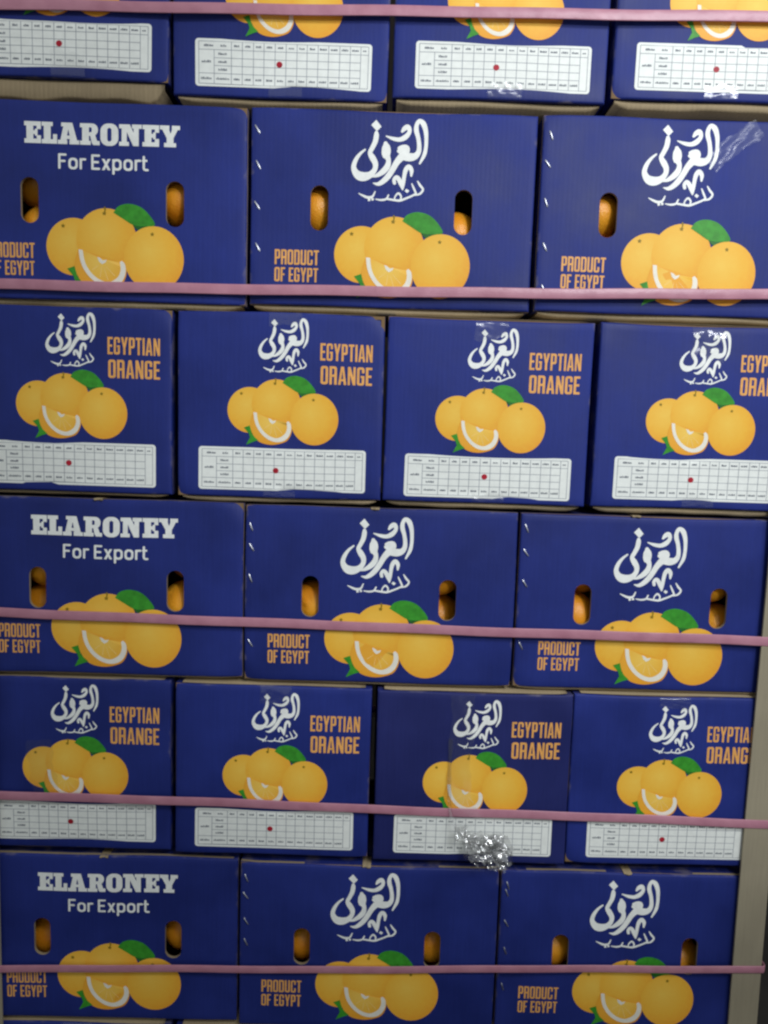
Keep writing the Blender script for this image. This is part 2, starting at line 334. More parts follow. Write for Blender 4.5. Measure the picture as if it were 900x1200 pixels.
# condensed capitals
def g_cond(ch):
    w, t, h = .40, .135, .125; r = .13
    O = lambda: rrect(0,0,w,1,r); I = lambda: rrect(t,h,w-t,1-h,.05,3)
    if ch == 'E': return .34, [rect(0,0,t,1), rect(0,0,.34,h), rect(0,1-h,.34,1), rect(0,.44,.30,.44+h)], []
    if ch == 'F': return .33, [rect(0,0,t,1), rect(0,1-h,.33,1), rect(0,.44,.29,.44+h)], []
    if ch == 'G': return w, [O(), rect(.2,.42,w,.53)], [I(), rect(t+.001,.53,w+.1,.66)] if False else [[(t,h),(w-t,h),(w-t,.42),(.2,.42),(.2,.53),(w+.1,.53),(w+.1,.68),(w-t,.68),(w-t,1-h),(t,1-h)]]
    if ch == 'C': return w, [O()], [[(t,h),(w-t,h),(w-t,.36),(w+.1,.36),(w+.1,.64),(w-t,.64),(w-t,1-h),(t,1-h)]]
    if ch == 'O': return w, [O()], [I()]
    if ch == 'D': return w, [rrect(0,0,w,1,r,5,(0,r,r,0))], [rrect(t,h,w-t,1-h,.05,3,(0,.05,.05,0))]
    if ch == 'U': return w, [rrect(0,0,w,1,r,5,(r,r,0,0))], [rrect(t,h,w-t,1.1,.05,3,(.05,.05,0,0))]
    if ch == 'P': return .39, [rect(0,0,t,1), rrect(0,.38,.39,1,r,5,(0,r,r,0))], [rrect(t,.38+h,.39-t,1-h,.05,3,(0,.05,.05,0))]
    if ch == 'R': return w, [rect(0,0,t,1), rrect(0,.42,w,1,r,5,(0,.06,r,0)), rrect(w-t-.005,0,w,.5,.03,3,(0,0,.05,0)), rect(0,.42,w-.03,.42+h)], [rrect(t,.42+h,w-t,1-h,.05,3,(0,.05,.05,0))]
    if ch == 'Y': return .44, [[(0,1),(.145,1),(.22,.64),(.295,1),(.44,1),(.288,.4),(.288,0),(.152,0),(.152,.4)]], []
    if ch == 'T': return .37, [rect(0,1-h,.37,1), rect(.185-t/2,0,.185+t/2,1)], []
    if ch == 'I': return t, [rect(0,0,t,1)], []
    if ch == 'A': return .44, [[(0,0),(.135,0),(.22,.80),(.305,0),(.44,0),(.30,1),(.14,1)], rect(.1,.2,.34,.31)], []
    if ch == 'N': return .42, [rect(0,0,.12,1), rect(.30,0,.42,1), [(0,1),(.14,1),(.42,0),(.28,0)]], []
ART_PRODUCT = merge([word(g_cond, 'PRODUCT', .065, -163, -101, -210.5, -190), word(g_cond, 'OF EGYPT', .065, -163, -101.5, -234, -214.5, .22)])
ART_EGYPTIAN = merge([word(g_cond, 'EGYPTIAN', .07, 56, 130, -63, -39), word(g_cond, 'ORANGE', .075, 57, 130, -96, -70.5)])

# rounded lower-case for the export line
def g_round(ch):
    t = .145; st = lambda P: brush([(x, y, t) for x, y in P], 6)
    ring = lambda cx, w, h0, h1: (rrect(cx-w/2, h0, cx+w/2, h1, w*.42, 6), rrect(cx-w/2+t, h0+t, cx+w/2-t, h1-t, w*.27, 5))
    if ch == 'F': return .52, [rrect(0,0,t,1,.06), rrect(0,1-t,.52,1,.06), rrect(0,.44,.46,.44+t,.06)], []
    if ch == 'E': return .54, [rrect(0,0,t,1,.06), rrect(0,1-t,.54,1,.06), rrect(0,0,.54,t,.06), rrect(0,.43,.48,.43+t,.06)], []
    if ch == 'o': a, b_ = ring(.29,.58,-.01,.74); return .58, [a], [b_]
    if ch == 'r': return .34, [rrect(0,0,t,.73,.06), st([(.07,.45),(.10,.60),(.20,.66),(.34,.66)])], []
    if ch == 'x': return .54, [[(0,0),(.17,0),(.54,.73),(.37,.73)], [(.37,0),(.54,0),(.17,.73),(0,.73)]], []
    if ch == 'p': a, b_ = ring(.29,.58,-.01,.74); return .58, [a, rrect(0,-.28,t,.73,.06)], [b_]
    if ch == 't': return .36, [st([(.12,.92),(.12,.5),(.12,.2),(.18,.09),(.35,.075)]), rrect(0,.60,.34,.60+t,.05)], []
ART_EXPORT = word(g_round, 'For Export', .11, -61, 62, -90, -69.5, .27)

# the fruit picture: list of (part name, material, layer offset in mm, geometry); z measured from panel top, for the long side
def arc(cx, cy, r, a0, a1, n=18): return [(cx+r*math.cos(R(a0+(a1-a0)*i/n)), cy+r*math.sin(R(a0+(a1-a0)*i/n))) for i in range(n+1)]
def disc_pts(cx, cy, r): return [(cx+r*k*math.cos(a*.7854), cy+r*k*math.sin(a*.7854)) for k in (.35, .7) for a in range(8)]
def leaf(P0, P1, up_, lo_, n=10):
    P0, P1 = np.array(P0), np.array(P1); d = P1-P0; nn = np.array([-d[1], d[0]])/np.linalg.norm(d)
    t = np.linspace(0, 1, n); f = np.sin(np.pi*t**.85)
    a = [tuple(P0+d*q+nn*up_*k) for q, k in zip(t, f)]; b_ = [tuple(P0+d*q-nn*lo_*k) for q, k in zip(t, f)]
    return a[:-1]+b_[::-1][:-1]
T = 261
def pm(P, n=4, closed=True):
    P = np.array(P, float)
    if n > 1:
        Q = spline(np.vstack([P, P[:1]]) if closed else P, n)
        P = Q[:-1] if closed else Q
    return [(-87+u*207/900+v*3/573, -127+u*6/900-v*136/573) for u, v in P]
def slice_art():
    outer = [(221,303),(227,358),(245,410),(280,460),(330,500),(385,518),(440,512),(480,482),(501,432),(498,388),(480,368)]
    inner = [(468,376),(471,420),(455,458),(420,483),(385,490),(340,475),(300,445),(267,400),(252,355),(246,306)]
    rind = [(222,300),(202,345),(193,398),(208,450),(240,500),(290,528),(360,538),(430,526),(477,502),(506,442),(498,382)]
    po, pi2 = pm(outer, 3, False), pm(inner, 3, False)
    flesh = pi2+pm([(246,306),(330,345),(360,358),(470,376)], 1)[1:3]
    core = pm([(332,346),(342,372),(360,388),(381,378),(390,362),(366,367),(350,352)], 1)
    veins = []
    for u, v in ((300,420),(345,462),(392,478),(435,455)):
        veins.append(brush([(*pm([(362+(u-362)*.3, 378+(v-378)*.3)], 1)[0], .4), (*pm([(u, v)], 1)[0], .9)], cap=False))
    return [('printed_slice_rind', 'rind_ink', .55, region([pm(rind, 3, False)])), ('printed_slice_pith', 'pith_ink', .68, region([po+pi2])),
            ('printed_slice_flesh', 'flesh_ink', .66, region([flesh])), ('printed_slice_veins', 'vein_ink', .78, merge([region([v]) for v in veins])),
            ('printed_slice_core', 'pith_ink', .80, region([core]))]
def star(cx, cy, r, stem=0):
    P = [(cx+(r if i % 2 == 0 else r*.5)*math.cos(i*math.pi/5+.3), cy+(r if i % 2 == 0 else r*.5)*math.sin(i*math.pi/5+.3)) for i in range(10)]
    A = [P]
    if stem: A.append(brush([(cx, cy, 1.8), (cx+1.2, cy+stem*.6, 2.0), (cx+.6, cy+stem, 2.4)]))
    return region(A)
ART_FRUIT = [
 ('printed_orange', 'fruit_ink', .25, region([circle(-41, 67-T, 38.5, 44, 39)], (), disc_pts(-41, 67-T, 38))),
 ('printed_orange', 'fruit_ink', .33, region([circle(4.5, 78-T, 42, 44, 42)], (), disc_pts(4.5, 78-T, 42))),
 ('printed_leaf', 'green_dark_ink', .41, region([leaf((40, 100-T), (71, 97-T), 1, 8)])),
 ('printed_orange', 'fruit_ink', .47, region([circle(70, 54-T, 41.5, 44, 44)], (), disc_pts(70, 54-T, 42))),
 ('printed_leaf', 'green_ink', .60, region([pm([(440,95),(470,60),(530,45),(600,62),(652,105),(688,163),(640,172),(560,166),(500,132)], 3)])),
 ('printed_leaf', 'green_ink', .62, region([pm([(148,412),(192,398),(207,455),(226,480),(254,505),(215,516),(162,537),(192,484),(184,455)], 1)])),
 ('printed_calyx', 'calyx_ink', .62, star(-55.5, 95-T, 3.2)), ('printed_calyx', 'calyx_ink', .62, star(2, 113-T, 3.4, 8)), ('printed_calyx', 'calyx_ink', .62, star(68, 87-T, 3.2)),
]+slice_art()
def small_fruit(g): return g[0]*.83+np.array([-9, 67-258+.83*T]), g[1]

# size chart on the end panels: x -116..124, z -188..-250 from the top
TX0, TX1, TZ0, TZ1 = -116., 124., -250., -188.5
tx = lambda u: TX0+(u-28)/840*(TX1-TX0)
COLS = [45, 118, 200, 252, 305, 355, 408, 460, 512, 560, 612, 662, 715, 765, 815, 852]
ZH = [TZ1-3.6, TZ1-14.2, TZ1-24.6, TZ1-34.6, TZ1-44.6, TZ1-58.0]
ART_LABEL = region([rrect(TX0, TZ0, TX1, TZ1, 4.5)], (), [(x, z) for x in np.linspace(-110, 118, 32) for z in np.linspace(-246, -192, 9)])
lines = []
lw = .36
for i, u in enumerate(COLS):
    x = tx(u); z1 = ZH[0]
    if u == 118: lines.append(rect(x-lw, ZH[5], x+lw, ZH[1]))
    else: lines.append(rect(x-lw, ZH[5], x+lw, z1))
for k, z in enumerate(ZH):
    x0 = tx(118) if k in (2, 3) else tx(45)
    x1 = tx(815) if k in (2, 3, 4) else tx(852)
    lines.append(rect(x0, z-lw*.9, x1, z+lw*.9))
ART_GRID = region(lines)
sm = []
rs = random.Random(5)
def smudge(xc, zc, w, h):
    n = max(2, int(w/1.7)); x = xc-w/2
    for i in range(n):
        ww = w/n*rs.uniform(.55, .85); hh = h*rs.uniform(.65, 1.1)
        sm.append(rect(x, zc-h/2, x+ww, zc-h/2+hh)); x += w/n
mid = lambda a, b_: (tx(a)+tx(b_))/2
smudge(mid(45, 140), (ZH[0]+ZH[1])/2, 13, 2.6); smudge(mid(140, 185), (ZH[0]+ZH[1])/2, 8, 2.6)
smudge(mid(45, 118), (ZH[2]+ZH[3])/2, 13, 2.8)
for k in (1, 2, 3): smudge(mid(118, 200), (ZH[k]+ZH[k+1])/2, 12, 2.8)
smudge(mid(45, 118), (ZH[4]+ZH[5])/2, 15, 2.6); smudge(mid(118, 200), (ZH[4]+ZH[5])/2, 18, 2.6)
for i in range(2, len(COLS)-1):
    w = 7.5 if i < 10 else 9.5
    if i < len(COLS)-2: smudge(mid(COLS[i], COLS[i+1]), (ZH[0]+ZH[1])/2, w, 2.6); smudge(mid(COLS[i], COLS[i+1]), (ZH[4]+ZH[5])/2, w+1, 2.6)
    else: smudge(mid(COLS[i], COLS[i+1]), (ZH[0]+ZH[1])/2, 5, 2.2)
ART_SMALL = merge([region([q]) for q in sm])

# ------------------------------------------------------------------ the place: floor and the dark wall behind
def box_mesh(name, x0, x1, y0, y1, z0, z1):
    v = [(x, y, z) for x in (x0, x1) for y in (y0, y1) for z in (z0, z1)]
    return mesh(name, v, [(0, 1, 3, 2), (4, 6, 7, 5), (0, 4, 5, 1), (2, 3, 7, 6), (0, 2, 6, 4), (1, 5, 7, 3)], False)
structure(link('floor', mesh('floor', [(-4, -4, 0), (4, -4, 0), (4, 2.2, 0), (-4, 2.2, 0)], [(0, 1, 2, 3)]), None, 'concrete'))
structure(link('back_wall', box_mesh('back_wall', -4, 4, 2.0, 2.1, -.01, 3.2), None, 'dark_wall'))

# ------------------------------------------------------------------ cartons
HOLES = [rrect(-114, -163, -89, -102, 12.4, 8), rrect(87, -163, 112, -102, 12.4, 8)]
def frange(a, b_, s):
    n = max(1, int(round((b_-a)/s))); return [a+(b_-a)*i/n for i in range(n+1)]
class Panel:
    """maps flat panel millimetres (x from centre, z down from top) onto the slightly bulged front of one carton, in metres"""
    def __init__(s, w, h, seed, bulge):
        s.w, s.h = w, h; q = random.Random(seed); s.b = bulge
        s.ph = [q.uniform(0, 6.28) for _ in range(8)]; s.tw = q.uniform(-1, 1); s.dent = q.uniform(.4, 1.0)
        s.sag = q.uniform(-1.2, 2.6); s.bow = q.uniform(-.6, 1.0)
        s.cor = [q.uniform(0, 1)**2*6.5 for _ in range(4)]
    def __call__(s, V, off=0.0):
        V = np.asarray(V, float); x, z = V[:, 0], V[:, 1]
        w2 = s.w/2; a = np.clip(x/w2, -1, 1); c = np.clip(-z/s.h, 0, 1)
        y = -s.b*np.cos(a*math.pi/2)*np.sin(np.clip(c, .0, 1)*math.pi)
        y += s.dent*(np.sin(x/61+s.ph[0])*np.sin(z/47+s.ph[1])+.5*np.sin(x/27+s.ph[2])*np.sin(z/33+s.ph[3]))
        e = np.minimum(np.minimum(w2-np.abs(x), -z), s.h+z); r = 3.2
        k = np.clip(r-e, 0, r); y += r-np.sqrt(np.maximum(r*r-k*k, 0))
        # soft crushed corners
        for (cx, cz), q in zip(((-1, 0), (1, 0), (-1, 1), (1, 1)), s.cor):
            y += q*np.exp(-(((x-cx*w2)/16)**2+((-z-cz*s.h)/16)**2))
        zz = z-s.sag*(1-a*a)*(1-c)*1.1+.5*np.sin(x/38+s.ph[4])*(1-c)**2+.5*np.sin(x/45+s.ph[5])*c**2
        xx = x+s.bow*a*np.sin(c*math.pi)
        return np.stack([xx, y-off, zz+s.h], 1)/1000.0
FLAT = {}
def panel_flat(w, h, holes):
    key = (w, h, holes)
    if key not in FLAT:
        ed = [0, .5, 1.4, 3.2]
        xs = [-w/2+e for e in ed]+frange(-w/2+11, w/2-11, 11)+[w/2-e for e in ed[::-1]]
        zs = [-h+e for e in ed]+frange(-h+11, -11, 11)+[-e for e in ed[::-1]]
        P = [(x, z) for x in xs for z in zs]
        if holes:
            P = [p for p in P if not any(hx0-3 < p[0] < hx1+3 and -166 < p[1] < -99 for hx0, hx1 in [((-114, -89), (87, 112))[k] for k in holes])]
        FLAT[key] = region([rect(-w/2, -h, w/2, 0)], [HOLES[k] for k in holes], P)
    return FLAT[key]
TH = 5.0      # board thickness, mm
def printed(name, art, pan, mat, parent, off=.25, dx=0, dz=0):
    V = art[0]+np.array([dx, dz])
    o = link(name, mesh(name, pan(V, off), art[1]), parent, mat); return o
def shell(pan, depth, name):
    """the rest of the carton: hollow, open to the front so that the hand holes look into it"""
    w, h = pan.w/2000-.0004, pan.h/1000; y0, y1 = .0036, depth; t = TH/1000
    O = [(-w, 0.0004), (w, 0.0004), (w, h-.0004), (-w, h-.0004)]; I = [(-w+t, t), (w-t, t), (w-t, h-t), (-w+t, h-t)]
    v = [(x, y0, z) for x, z in O]+[(x, y1, z) for x, z in O]+[(x, y0, z) for x, z in I]+[(x, y1-t, z) for x, z in I]
    f = []
    for i in range(4):
        j = (i+1) % 4
        f += [(i, i+4, j+4, j), (i+8, j+8, j+12, i+12), (i, j, j+8, i+8)]
    f += [(4, 7, 6, 5), (12, 13, 14, 15)]
    me = mesh(name, v, f, False); me.materials.append(MAT['printed_blue']); me.materials.append(MAT['kraft_dark'])
    me.polygons.foreach_set('material_index', [0, 1, 1]*4+[0, 1]); return me
def flap_strip(w, hgt, depth, seed, r=.0018):
    """kraft strip showing under or over a carton: a long slab with rounded, slightly uneven ends"""
    q = random.Random(seed); n = 28; vs, fs = [], []
    p1, p2 = q.uniform(0, 6), q.uniform(0, 6)
    m_ = 7
    for i in range(n+1):
        t = i/n; x = -w/2+w*t
        endf = min(1, .35+.65*math.sqrt(max(0, min(1, min(t, 1-t)*n/2.0))))
        hh = hgt*endf*(1+.07*math.sin(9*t+p1)+.05*math.sin(23*t+p2)); rr = min(hh*.45, .004)
        top = 0
        prof = [(depth, top), (rr*.3, top), (0, top-rr*.7), (-.0006, top-hh/2), (0, top-hh+rr*.7), (rr*.4, top-hh), (depth, top-hh)]
        vs += [(x, y+.0012*math.sin(7*t+p2), z) for y, z in prof]
        if i:
            a, b_ = (i-1)*m_, i*m_
            fs += [(a+k, b_+k, b_+k+1, a+k+1) for k in range(m_-1)]+[(a+m_-1, b_+m_-1, b_, a)]
    fs += [tuple(range(m_-1, -1, -1)), tuple(n*m_+k for k in range(m_))]
    return mesh('flap', vs, [f[::-1] for f in fs], True)
def staple(pan, x, z, ang, parent, ln=13):
    # a flat wire staple, its crown curving slightly off the board
    d = np.array([math.cos(ang), math.sin(ang)]); nn = np.array([-d[1], d[0]])*.9; vs, fs = [], []
    n = 6
    for i in range(n+1):
        t = i/n; p = np.array([x, z])+d*ln*(t-.5); off = .15+1.0*math.sin(math.pi*t)**.35
        for a, o_ in ((-1, 0), (-.8, .45), (.8, .45), (1, 0)):
            vs.append(pan([p+nn*a], off+o_)[0])
        if i:
            for k in range(3): s = (i-1)*4+k; fs.append((s, s+1, s+5, s+4))
    return link('staple', mesh('staple', vs, [f[::-1] for f in fs]), parent, 'staple_wire')
def tape_tail(pan, cx, w, top, length, parent, seed, off=1.05, flare=None):
    """clear tape folded over the top (or bottom) edge on to the front"""
    q = random.Random(seed); nx, nz = 14, 16; vs, fs = [], []
    p = [q.uniform(0, 6) for _ in range(4)]; sk = q.uniform(-.08, .08); fl = q.uniform(.6, 1.4)*(length/30) if flare is None else flare
    for j in range(nz+1):
        for i in range(nx+1):
            u = i/nx; t = j/nz; d = length*t*(1+.10*math.sin(5*u+p[0])+.07*math.sin(13*u+p[1]))
            z = -d-.2 if top else -pan.h+d+.2
            wr = .5*math.sin(17*u+9*t+p[2])+.4*math.sin(8*u-15*t+p[3])
            v = pan([(cx+(u-.5)*w+sk*d, z)], off+.45*wr*min(1, t*3)+fl*math.sin(math.pi*max(0, min(1, (t-.05)/.55)))*(1+.35*math.sin(7*u+p[2])+.2*math.sin(19*u+p[1])))[0]
            vs.append(v)
    for j in range(nz):
        for i in range(nx):
            a = j*(nx+1)+i; fs.append((a, a+1, a+nx+2, a+nx+1))
    return link('tape', mesh('tape', vs, fs), parent, 'clear_tape')

ORANGES = []
def carton(kind, row, col, x, ztop, h, y=0.0, roll=0.0, seed=0, art='arabic', strip=.006, topstrip=0.0, staples=(), tape=(0, 0), bulge=2.0, label='', sx=0.0, picdx=0, picdz=0, holes=(0, 1), scriptdz=0):
    w = {'long': 396, 'end': 293}[kind]; depth = {'long': .293, 'end': .393}[kind]
    pan = Panel(w, h, seed, bulge)
    root = link('orange_carton', None); root.empty_display_size = .05
    root.location = (x, y, Z0+ztop-h/1000); root.rotation_euler = (0, R(roll), R(rng.uniform(-.35, .35)))
    tag(root, label, 'carton', 'cartons laid with the long side to the front' if kind == 'long' else 'cartons laid with the short end to the front')
    fr = panel_flat(w, h, holes if kind == 'long' else ())
    V = pan(fr[0]); nV = len(V)
    # front panel with real thickness (back skin and rims of the hand holes)
    vs = [tuple(v) for v in V]; fs = [tuple(f) for f in fr[1]]; nf = len(fs)
    if kind == 'long':
        B = V.copy(); B[:, 1] += TH/1000
        vs += [tuple(v) for v in B]; fs += [tuple(i+nV for i in f[::-1]) for f in fr[1]]
        ec = {}
        for f in fr[1]:
            for a, b_ in zip(f, f[1:]+f[:1]): ec[(a, b_)] = 1
        for a, b_ in list(ec):
            if (b_, a) not in ec: e = len(vs); vs += [vs[b_], vs[a], vs[a+nV], vs[b_+nV]]; fs.append((e, e+1, e+2, e+3))
    me = mesh('front_panel', vs, fs); me.materials.append(MAT['printed_blue_worn' if (row, col) == (4, 2) else 'printed_blue']); me.materials.append(MAT['kraft'])
    me.polygons.foreach_set('material_index', [0]*nf+[1]*(len(fs)-nf))
    if kind == 'long':
        me.polygons.foreach_set('use_smooth', [i < nf for i in range(len(fs))])
    fp = link('front_panel', me, root)
    link('carton_shell', shell(pan, depth, 'carton_shell'), root)
    # print
    if kind == 'long':
        if art == 'arabic': printed('brand_script', ART_AR, pan, 'white_ink', fp, .25, picdx, picdz+scriptdz)
        else:
            printed('brand_lettering', ART_BRAND, pan, 'white_ink', fp, .25, picdx, picdz); printed('export_lettering', ART_EXPORT, pan, 'white_ink', fp, .25, picdx, picdz)
        printed('origin_lettering', ART_PRODUCT, pan, 'orange_ink', fp, .25, picdx+(0 if art == 'arabic' else 5), picdz)
        for nm, mt, off, g in ART_FRUIT: printed(nm, g, pan, mt, fp, off, picdx, picdz)
        for (sz, sxx, sa) in staples: staple(pan, sxx, sz, R(sa), root)
    else:
        printed('brand_script', ART_AR_SMALL, pan, 'white_ink', fp, .25, picdx, picdz)
        printed('variety_lettering', ART_EGYPTIAN, pan, 'orange_ink', fp, .25, picdx, picdz)
        for nm, mt, off, g in ART_FRUIT: printed(nm, small_fruit(g), pan, mt, fp, off, picdx, picdz)
        lb = printed('size_chart', ART_LABEL, pan, 'white_label', root, .35, picdx, picdz)
        printed('chart_lines', ART_GRID, pan, 'line_ink', lb, .50, picdx, picdz)
        printed('chart_text', ART_SMALL, pan, 'table_ink', lb, .58, picdx, picdz)
        q = random.Random(seed*3+1); n = 14
        if art != 'nodot':
            P = [(-3+q.uniform(-1, 1)+3.4*(1+.12*math.sin(3*a+seed))*math.cos(a), -219.5+q.uniform(-.2, .2)+3.3*(1+.12*math.cos(2*a+seed))*math.sin(a)) for a in [2*math.pi*i/n for i in range(n)]]
            c0 = q.uniform(-2.6, 2.6)
            printed('red_dot', region([circle(-3+c0, -219.5+c0*.4, 4.2, 16, 4.0)]), pan, 'red_ink', lb, .66, picdx, picdz)
    if strip > 0:
        o = link('bottom_flap', flap_strip(w/1000-.012, strip, depth-.02, seed+50), root, 'kraft'); o.location = (0, .0065, -.0002)
    if topstrip > 0:
        o = link('top_flap', flap_strip(w/1000-.02, topstrip, depth-.02, seed+90), root, 'kraft'); o.location = (0, .003, h/1000+topstrip+.0002)
    if tape[0]: tape_tail(pan, 6+rng.uniform(-6, 6), 46, True, tape[0], root, seed+7, flare=3.0 if (row, col) == (2, 3) else None)
    if tape[1]: tape_tail(pan, 6+rng.uniform(-6, 6), 46, False, tape[1], root, seed+8, 1.35)
    return root, pan

def staples_for(seed, zs):
    q = random.Random(seed); return [(z, -188+q.uniform(-1.5, 1.5), -62+q.uniform(-10, 10)) for z in zs]

LAY = {}
TOP = {0: 1.372, 1: 1.095, 2: .8205, 3: .547, 4: .2815, 5: .004, 6: -.2655}
HGT = {0: 256, 1: 265, 2: 262, 3: 261, 4: 266, 5: 262, 6: 262}
# top layer: end cartons, cut by the picture's upper edge
T0 = [(-.4565, 1.387, .027, 'topmost left one with shiny tape on its chart and thick tan flap'),
      (-.157, 1.3715, .010, 'second from left in the topmost layer, cut by the picture top'),
      (.1435, 1.379, .011, 'third from left in the topmost layer, cut by the picture top'),
      (.4445, 1.386, .015, 'at the top right corner, its chart cut by the picture edge')]
for i, (x, zt, st, lb) in enumerate(T0):
    carton('end', 0, i, x, zt, 262, y=[-.002, .001, .002, .0][i], seed=100+i, strip=[.024, .0065, .0085, .0110][i], tape=(40, [34, 16, 22, 20][i]), bulge=1.5, label='blue carton '+lb, roll=[.25, .1, .1, .1][i])
T1 = [(-.3990, 'slab', (), 'blue carton with white slab lettering and hand holes in the uppermost long-side layer'),
      (.0015, 'arabic', (-30, -77, -131, -188), 'middle blue carton of the uppermost long-side layer, white script above three printed oranges'),
      (.4050, 'arabic', (-28, -66, -118, -178, -236), 'rightmost carton of the uppermost long-side layer, loose clear tape beside its white script')]
for i, (x, art, st, lb) in enumerate(T1):
    LAY[(1, i)] = carton('long', 1, i, x, [1.0955, 1.0985, 1.1010][i], 266, y=rng.uniform(-.002, .003), seed=200+i, art=art, strip=.0072, staples=staples_for(20+i, st), bulge=2.5, label=lb, holes=(0,) if i == 2 else (0, 1), scriptdz=[0, 0, 3][i], roll=[-.1, .0, .05][i])
T2 = [(-.4520, 'leftmost blue end carton of the upper chart layer, cut by the picture edge', (0, 0)),
      (-.1495, 'second blue end carton from left in the upper chart layer, glinting tape at its edges', (18, 12)),
      (.1465, 'third blue end carton from left in the upper chart layer with tilted right edge', (26, 14)),
      (.4490, 'rightmost blue end carton of the upper chart layer with bright tape over its white script', (44, 16))]
for i, (x, lb, tp) in enumerate(T2):
    LAY[(2, i)] = carton('end', 2, i, x, [.8205, .8205, .8215, .8225][i], 262, y=rng.uniform(-.003, .003), seed=300+i, strip=[.004, .0065, .0075, .0085][i], topstrip=.0008, tape=tp, bulge=2.0, label=lb, picdz=[-2, -2, -4.5, 0][i], roll=[.1, -.1, .25, .05][i])
T3 = [(-.3985, 'slab', (), 'blue carton with white slab lettering and strap across its oranges, middle long-side layer'),
      (.0005, 'arabic', (-32, -62, -108, -205), 'middle blue carton of the middle long-side layer, script above strap-crossed oranges'),
      (.4015, 'arabic', (-22, -58, -104, -198), 'right blue carton of the middle long-side layer, its side against the tan corner board')]
for i, (x, art, st, lb) in enumerate(T3):
    LAY[(3, i)] = carton('long', 3, i, x, [.549, .547, .547][i], 261, y=rng.uniform(-.002, .003), seed=400+i, art=art, strip=[.003, .004, .0045][i], staples=staples_for(30+i, st), bulge=2.4, label=lb, picdx=[-3, 0, 0][i], picdz=[2.5, 0, 0][i], scriptdz=[0, -3.5, -3.5][i], roll=[-.05, 0, .05][i])
T4 = [(-.4535, 'leftmost blue end carton of the lower chart layer with scuffed tape over its left orange', (0, 0), 'dot'),
      (-.1530, 'second blue end carton from left in the lower chart layer, beside the taped one', (30, 0), 'dot'),
      (.1485, 'dark blue end carton with loose tape and a crumpled wad over its chart', (0, 0), 'nodot'),
      (.4430, 'blue end carton of the lower chart layer partly covered by the tan corner board', (16, 0), 'dot')]
for i, (x, lb, tp, art) in enumerate(T4):
    LAY[(4, i)] = carton('end', 4, i, x, [.2790, .2775, .2755, .2780][i], 266, y=rng.uniform(-.003, .003), seed=500+i, art=art, strip=.0018, topstrip=[.0008, .0012, .003, .0015][i], tape=tp, bulge=2.0, label=lb, picdz=[-3, -4, -3, -5][i], roll=[0, .05, .0, -.1][i])
T5 = [(-.4020, 'slab', (), 'dim blue carton with white slab lettering in the lowest long-side layer'),
      (-.0015, 'arabic', (-24, -52, -94, -128), 'middle blue carton of the lowest long-side layer, strap along the top of its oranges'),
      (.3990, 'arabic', (-24, -36, -86, -132, -192), 'right blue carton of the lowest long-side layer beside the tan corner board')]
for i, (x, art, st, lb) in enumerate(T5):
    LAY[(5, i)] = carton('long', 5, i, x, [.000, -.002, -.005][i], 268, y=rng.uniform(-.002, .003), seed=600+i, art=art, strip=.003, staples=staples_for(40+i, st), bulge=2.4, label=lb, roll=0)
T6 = [(-.4535, 'leftmost blue carton of the bottom layer, only its top edge in view'), (-.1520, 'second blue carton from left in the bottom layer, only its top edge in view'),
      (.1485, 'third blue carton from left in the bottom layer, only its top edge in view'), (.4500, 'rightmost blue carton of the bottom layer, only its top edge in view')]
for i, (x, lb) in enumerate(T6):
    carton('end', 6, i, x, -.2780, 252, y=rng.uniform(-.003, .003), seed=700+i, strip=.009, topstrip=.0012, tape=(20, 12), bulge=2.0, label=lb)

# small tan tabs of the inner flaps peeping out above the long cartons
for (r_, c_, dx_) in ((3, 0, -12), (3, 1, -10), (3, 2, -30), (5, 0, -6), (5, 1, -5), (5, 2, -4)):
    root, pan = LAY[(r_, c_)]
    o = link('flap_tab', flap_strip(.013, .0030, .03, r_*7+c_), root, 'kraft'); o.location = (dx_/1000, -.0012, pan.h/1000+.0008)

# ------------------------------------------------------------------ fruit inside the hand holes
def orange_mesh(seed):
    q = random.Random(seed); n, k = 20, 28; vs, fs = [(0, 0, 1)], []
    p = [q.uniform(0, 6) for _ in range(4)]
    for i in range(1, n):
        th = math.pi*i/n
        for j in range(k):
            ph = 2*math.pi*j/k; r = 1+.02*math.sin(2*ph+p[0])+.015*math.sin(3*th+p[1])-.05*math.exp(-(th/.22)**2)
            vs.append((r*math.sin(th)*math.cos(ph), r*math.sin(th)*math.sin(ph), .95*r*math.cos(th)))
    vs.append((0, 0, -.95)); L_ = len(vs)-1
    for j in range(k): fs.append((0, 1+j, 1+(j+1) % k)); fs.append((L_, L_-k+(j+1) % k, L_-k+j))
    for i in range(n-2):
        for j in range(k):
            a = 1+i*k+j; b_ = 1+i*k+(j+1) % k; fs.append((a, a+k, b_+k, b_))
    me = mesh('orange', np.array(vs)*.036, fs); me.materials.append(MAT['orange_skin']); return me
OM = [orange_mesh(i) for i in range(3)]
def fruit(r_, c_, hx, dz, dx, dy, label, k=1.0):
    root, pan = LAY[(r_, c_)]
    o = link('orange', OM[(r_+c_*2+int(abs(dz))) % 3]); s = k; o.scale = (s, s, s)
    o.location = Vector(root.location)+Vector(((hx+dx)/1000, .0065+.036*s+(dy*.6+(9 if r_ == 5 else 0))/1000, (pan.h-132.5+dz)/1000))
    o.rotation_euler = (rng.uniform(0, 6), rng.uniform(0, 6), rng.uniform(0, 6))
    tag(o, label, 'orange', 'oranges showing through the hand holes')
LN = {1: 'uppermost', 3: 'middle', 5: 'lowest'}; CN = {0: 'left', 1: 'middle', 2: 'right'}
HX = (-101.5, 99.5)
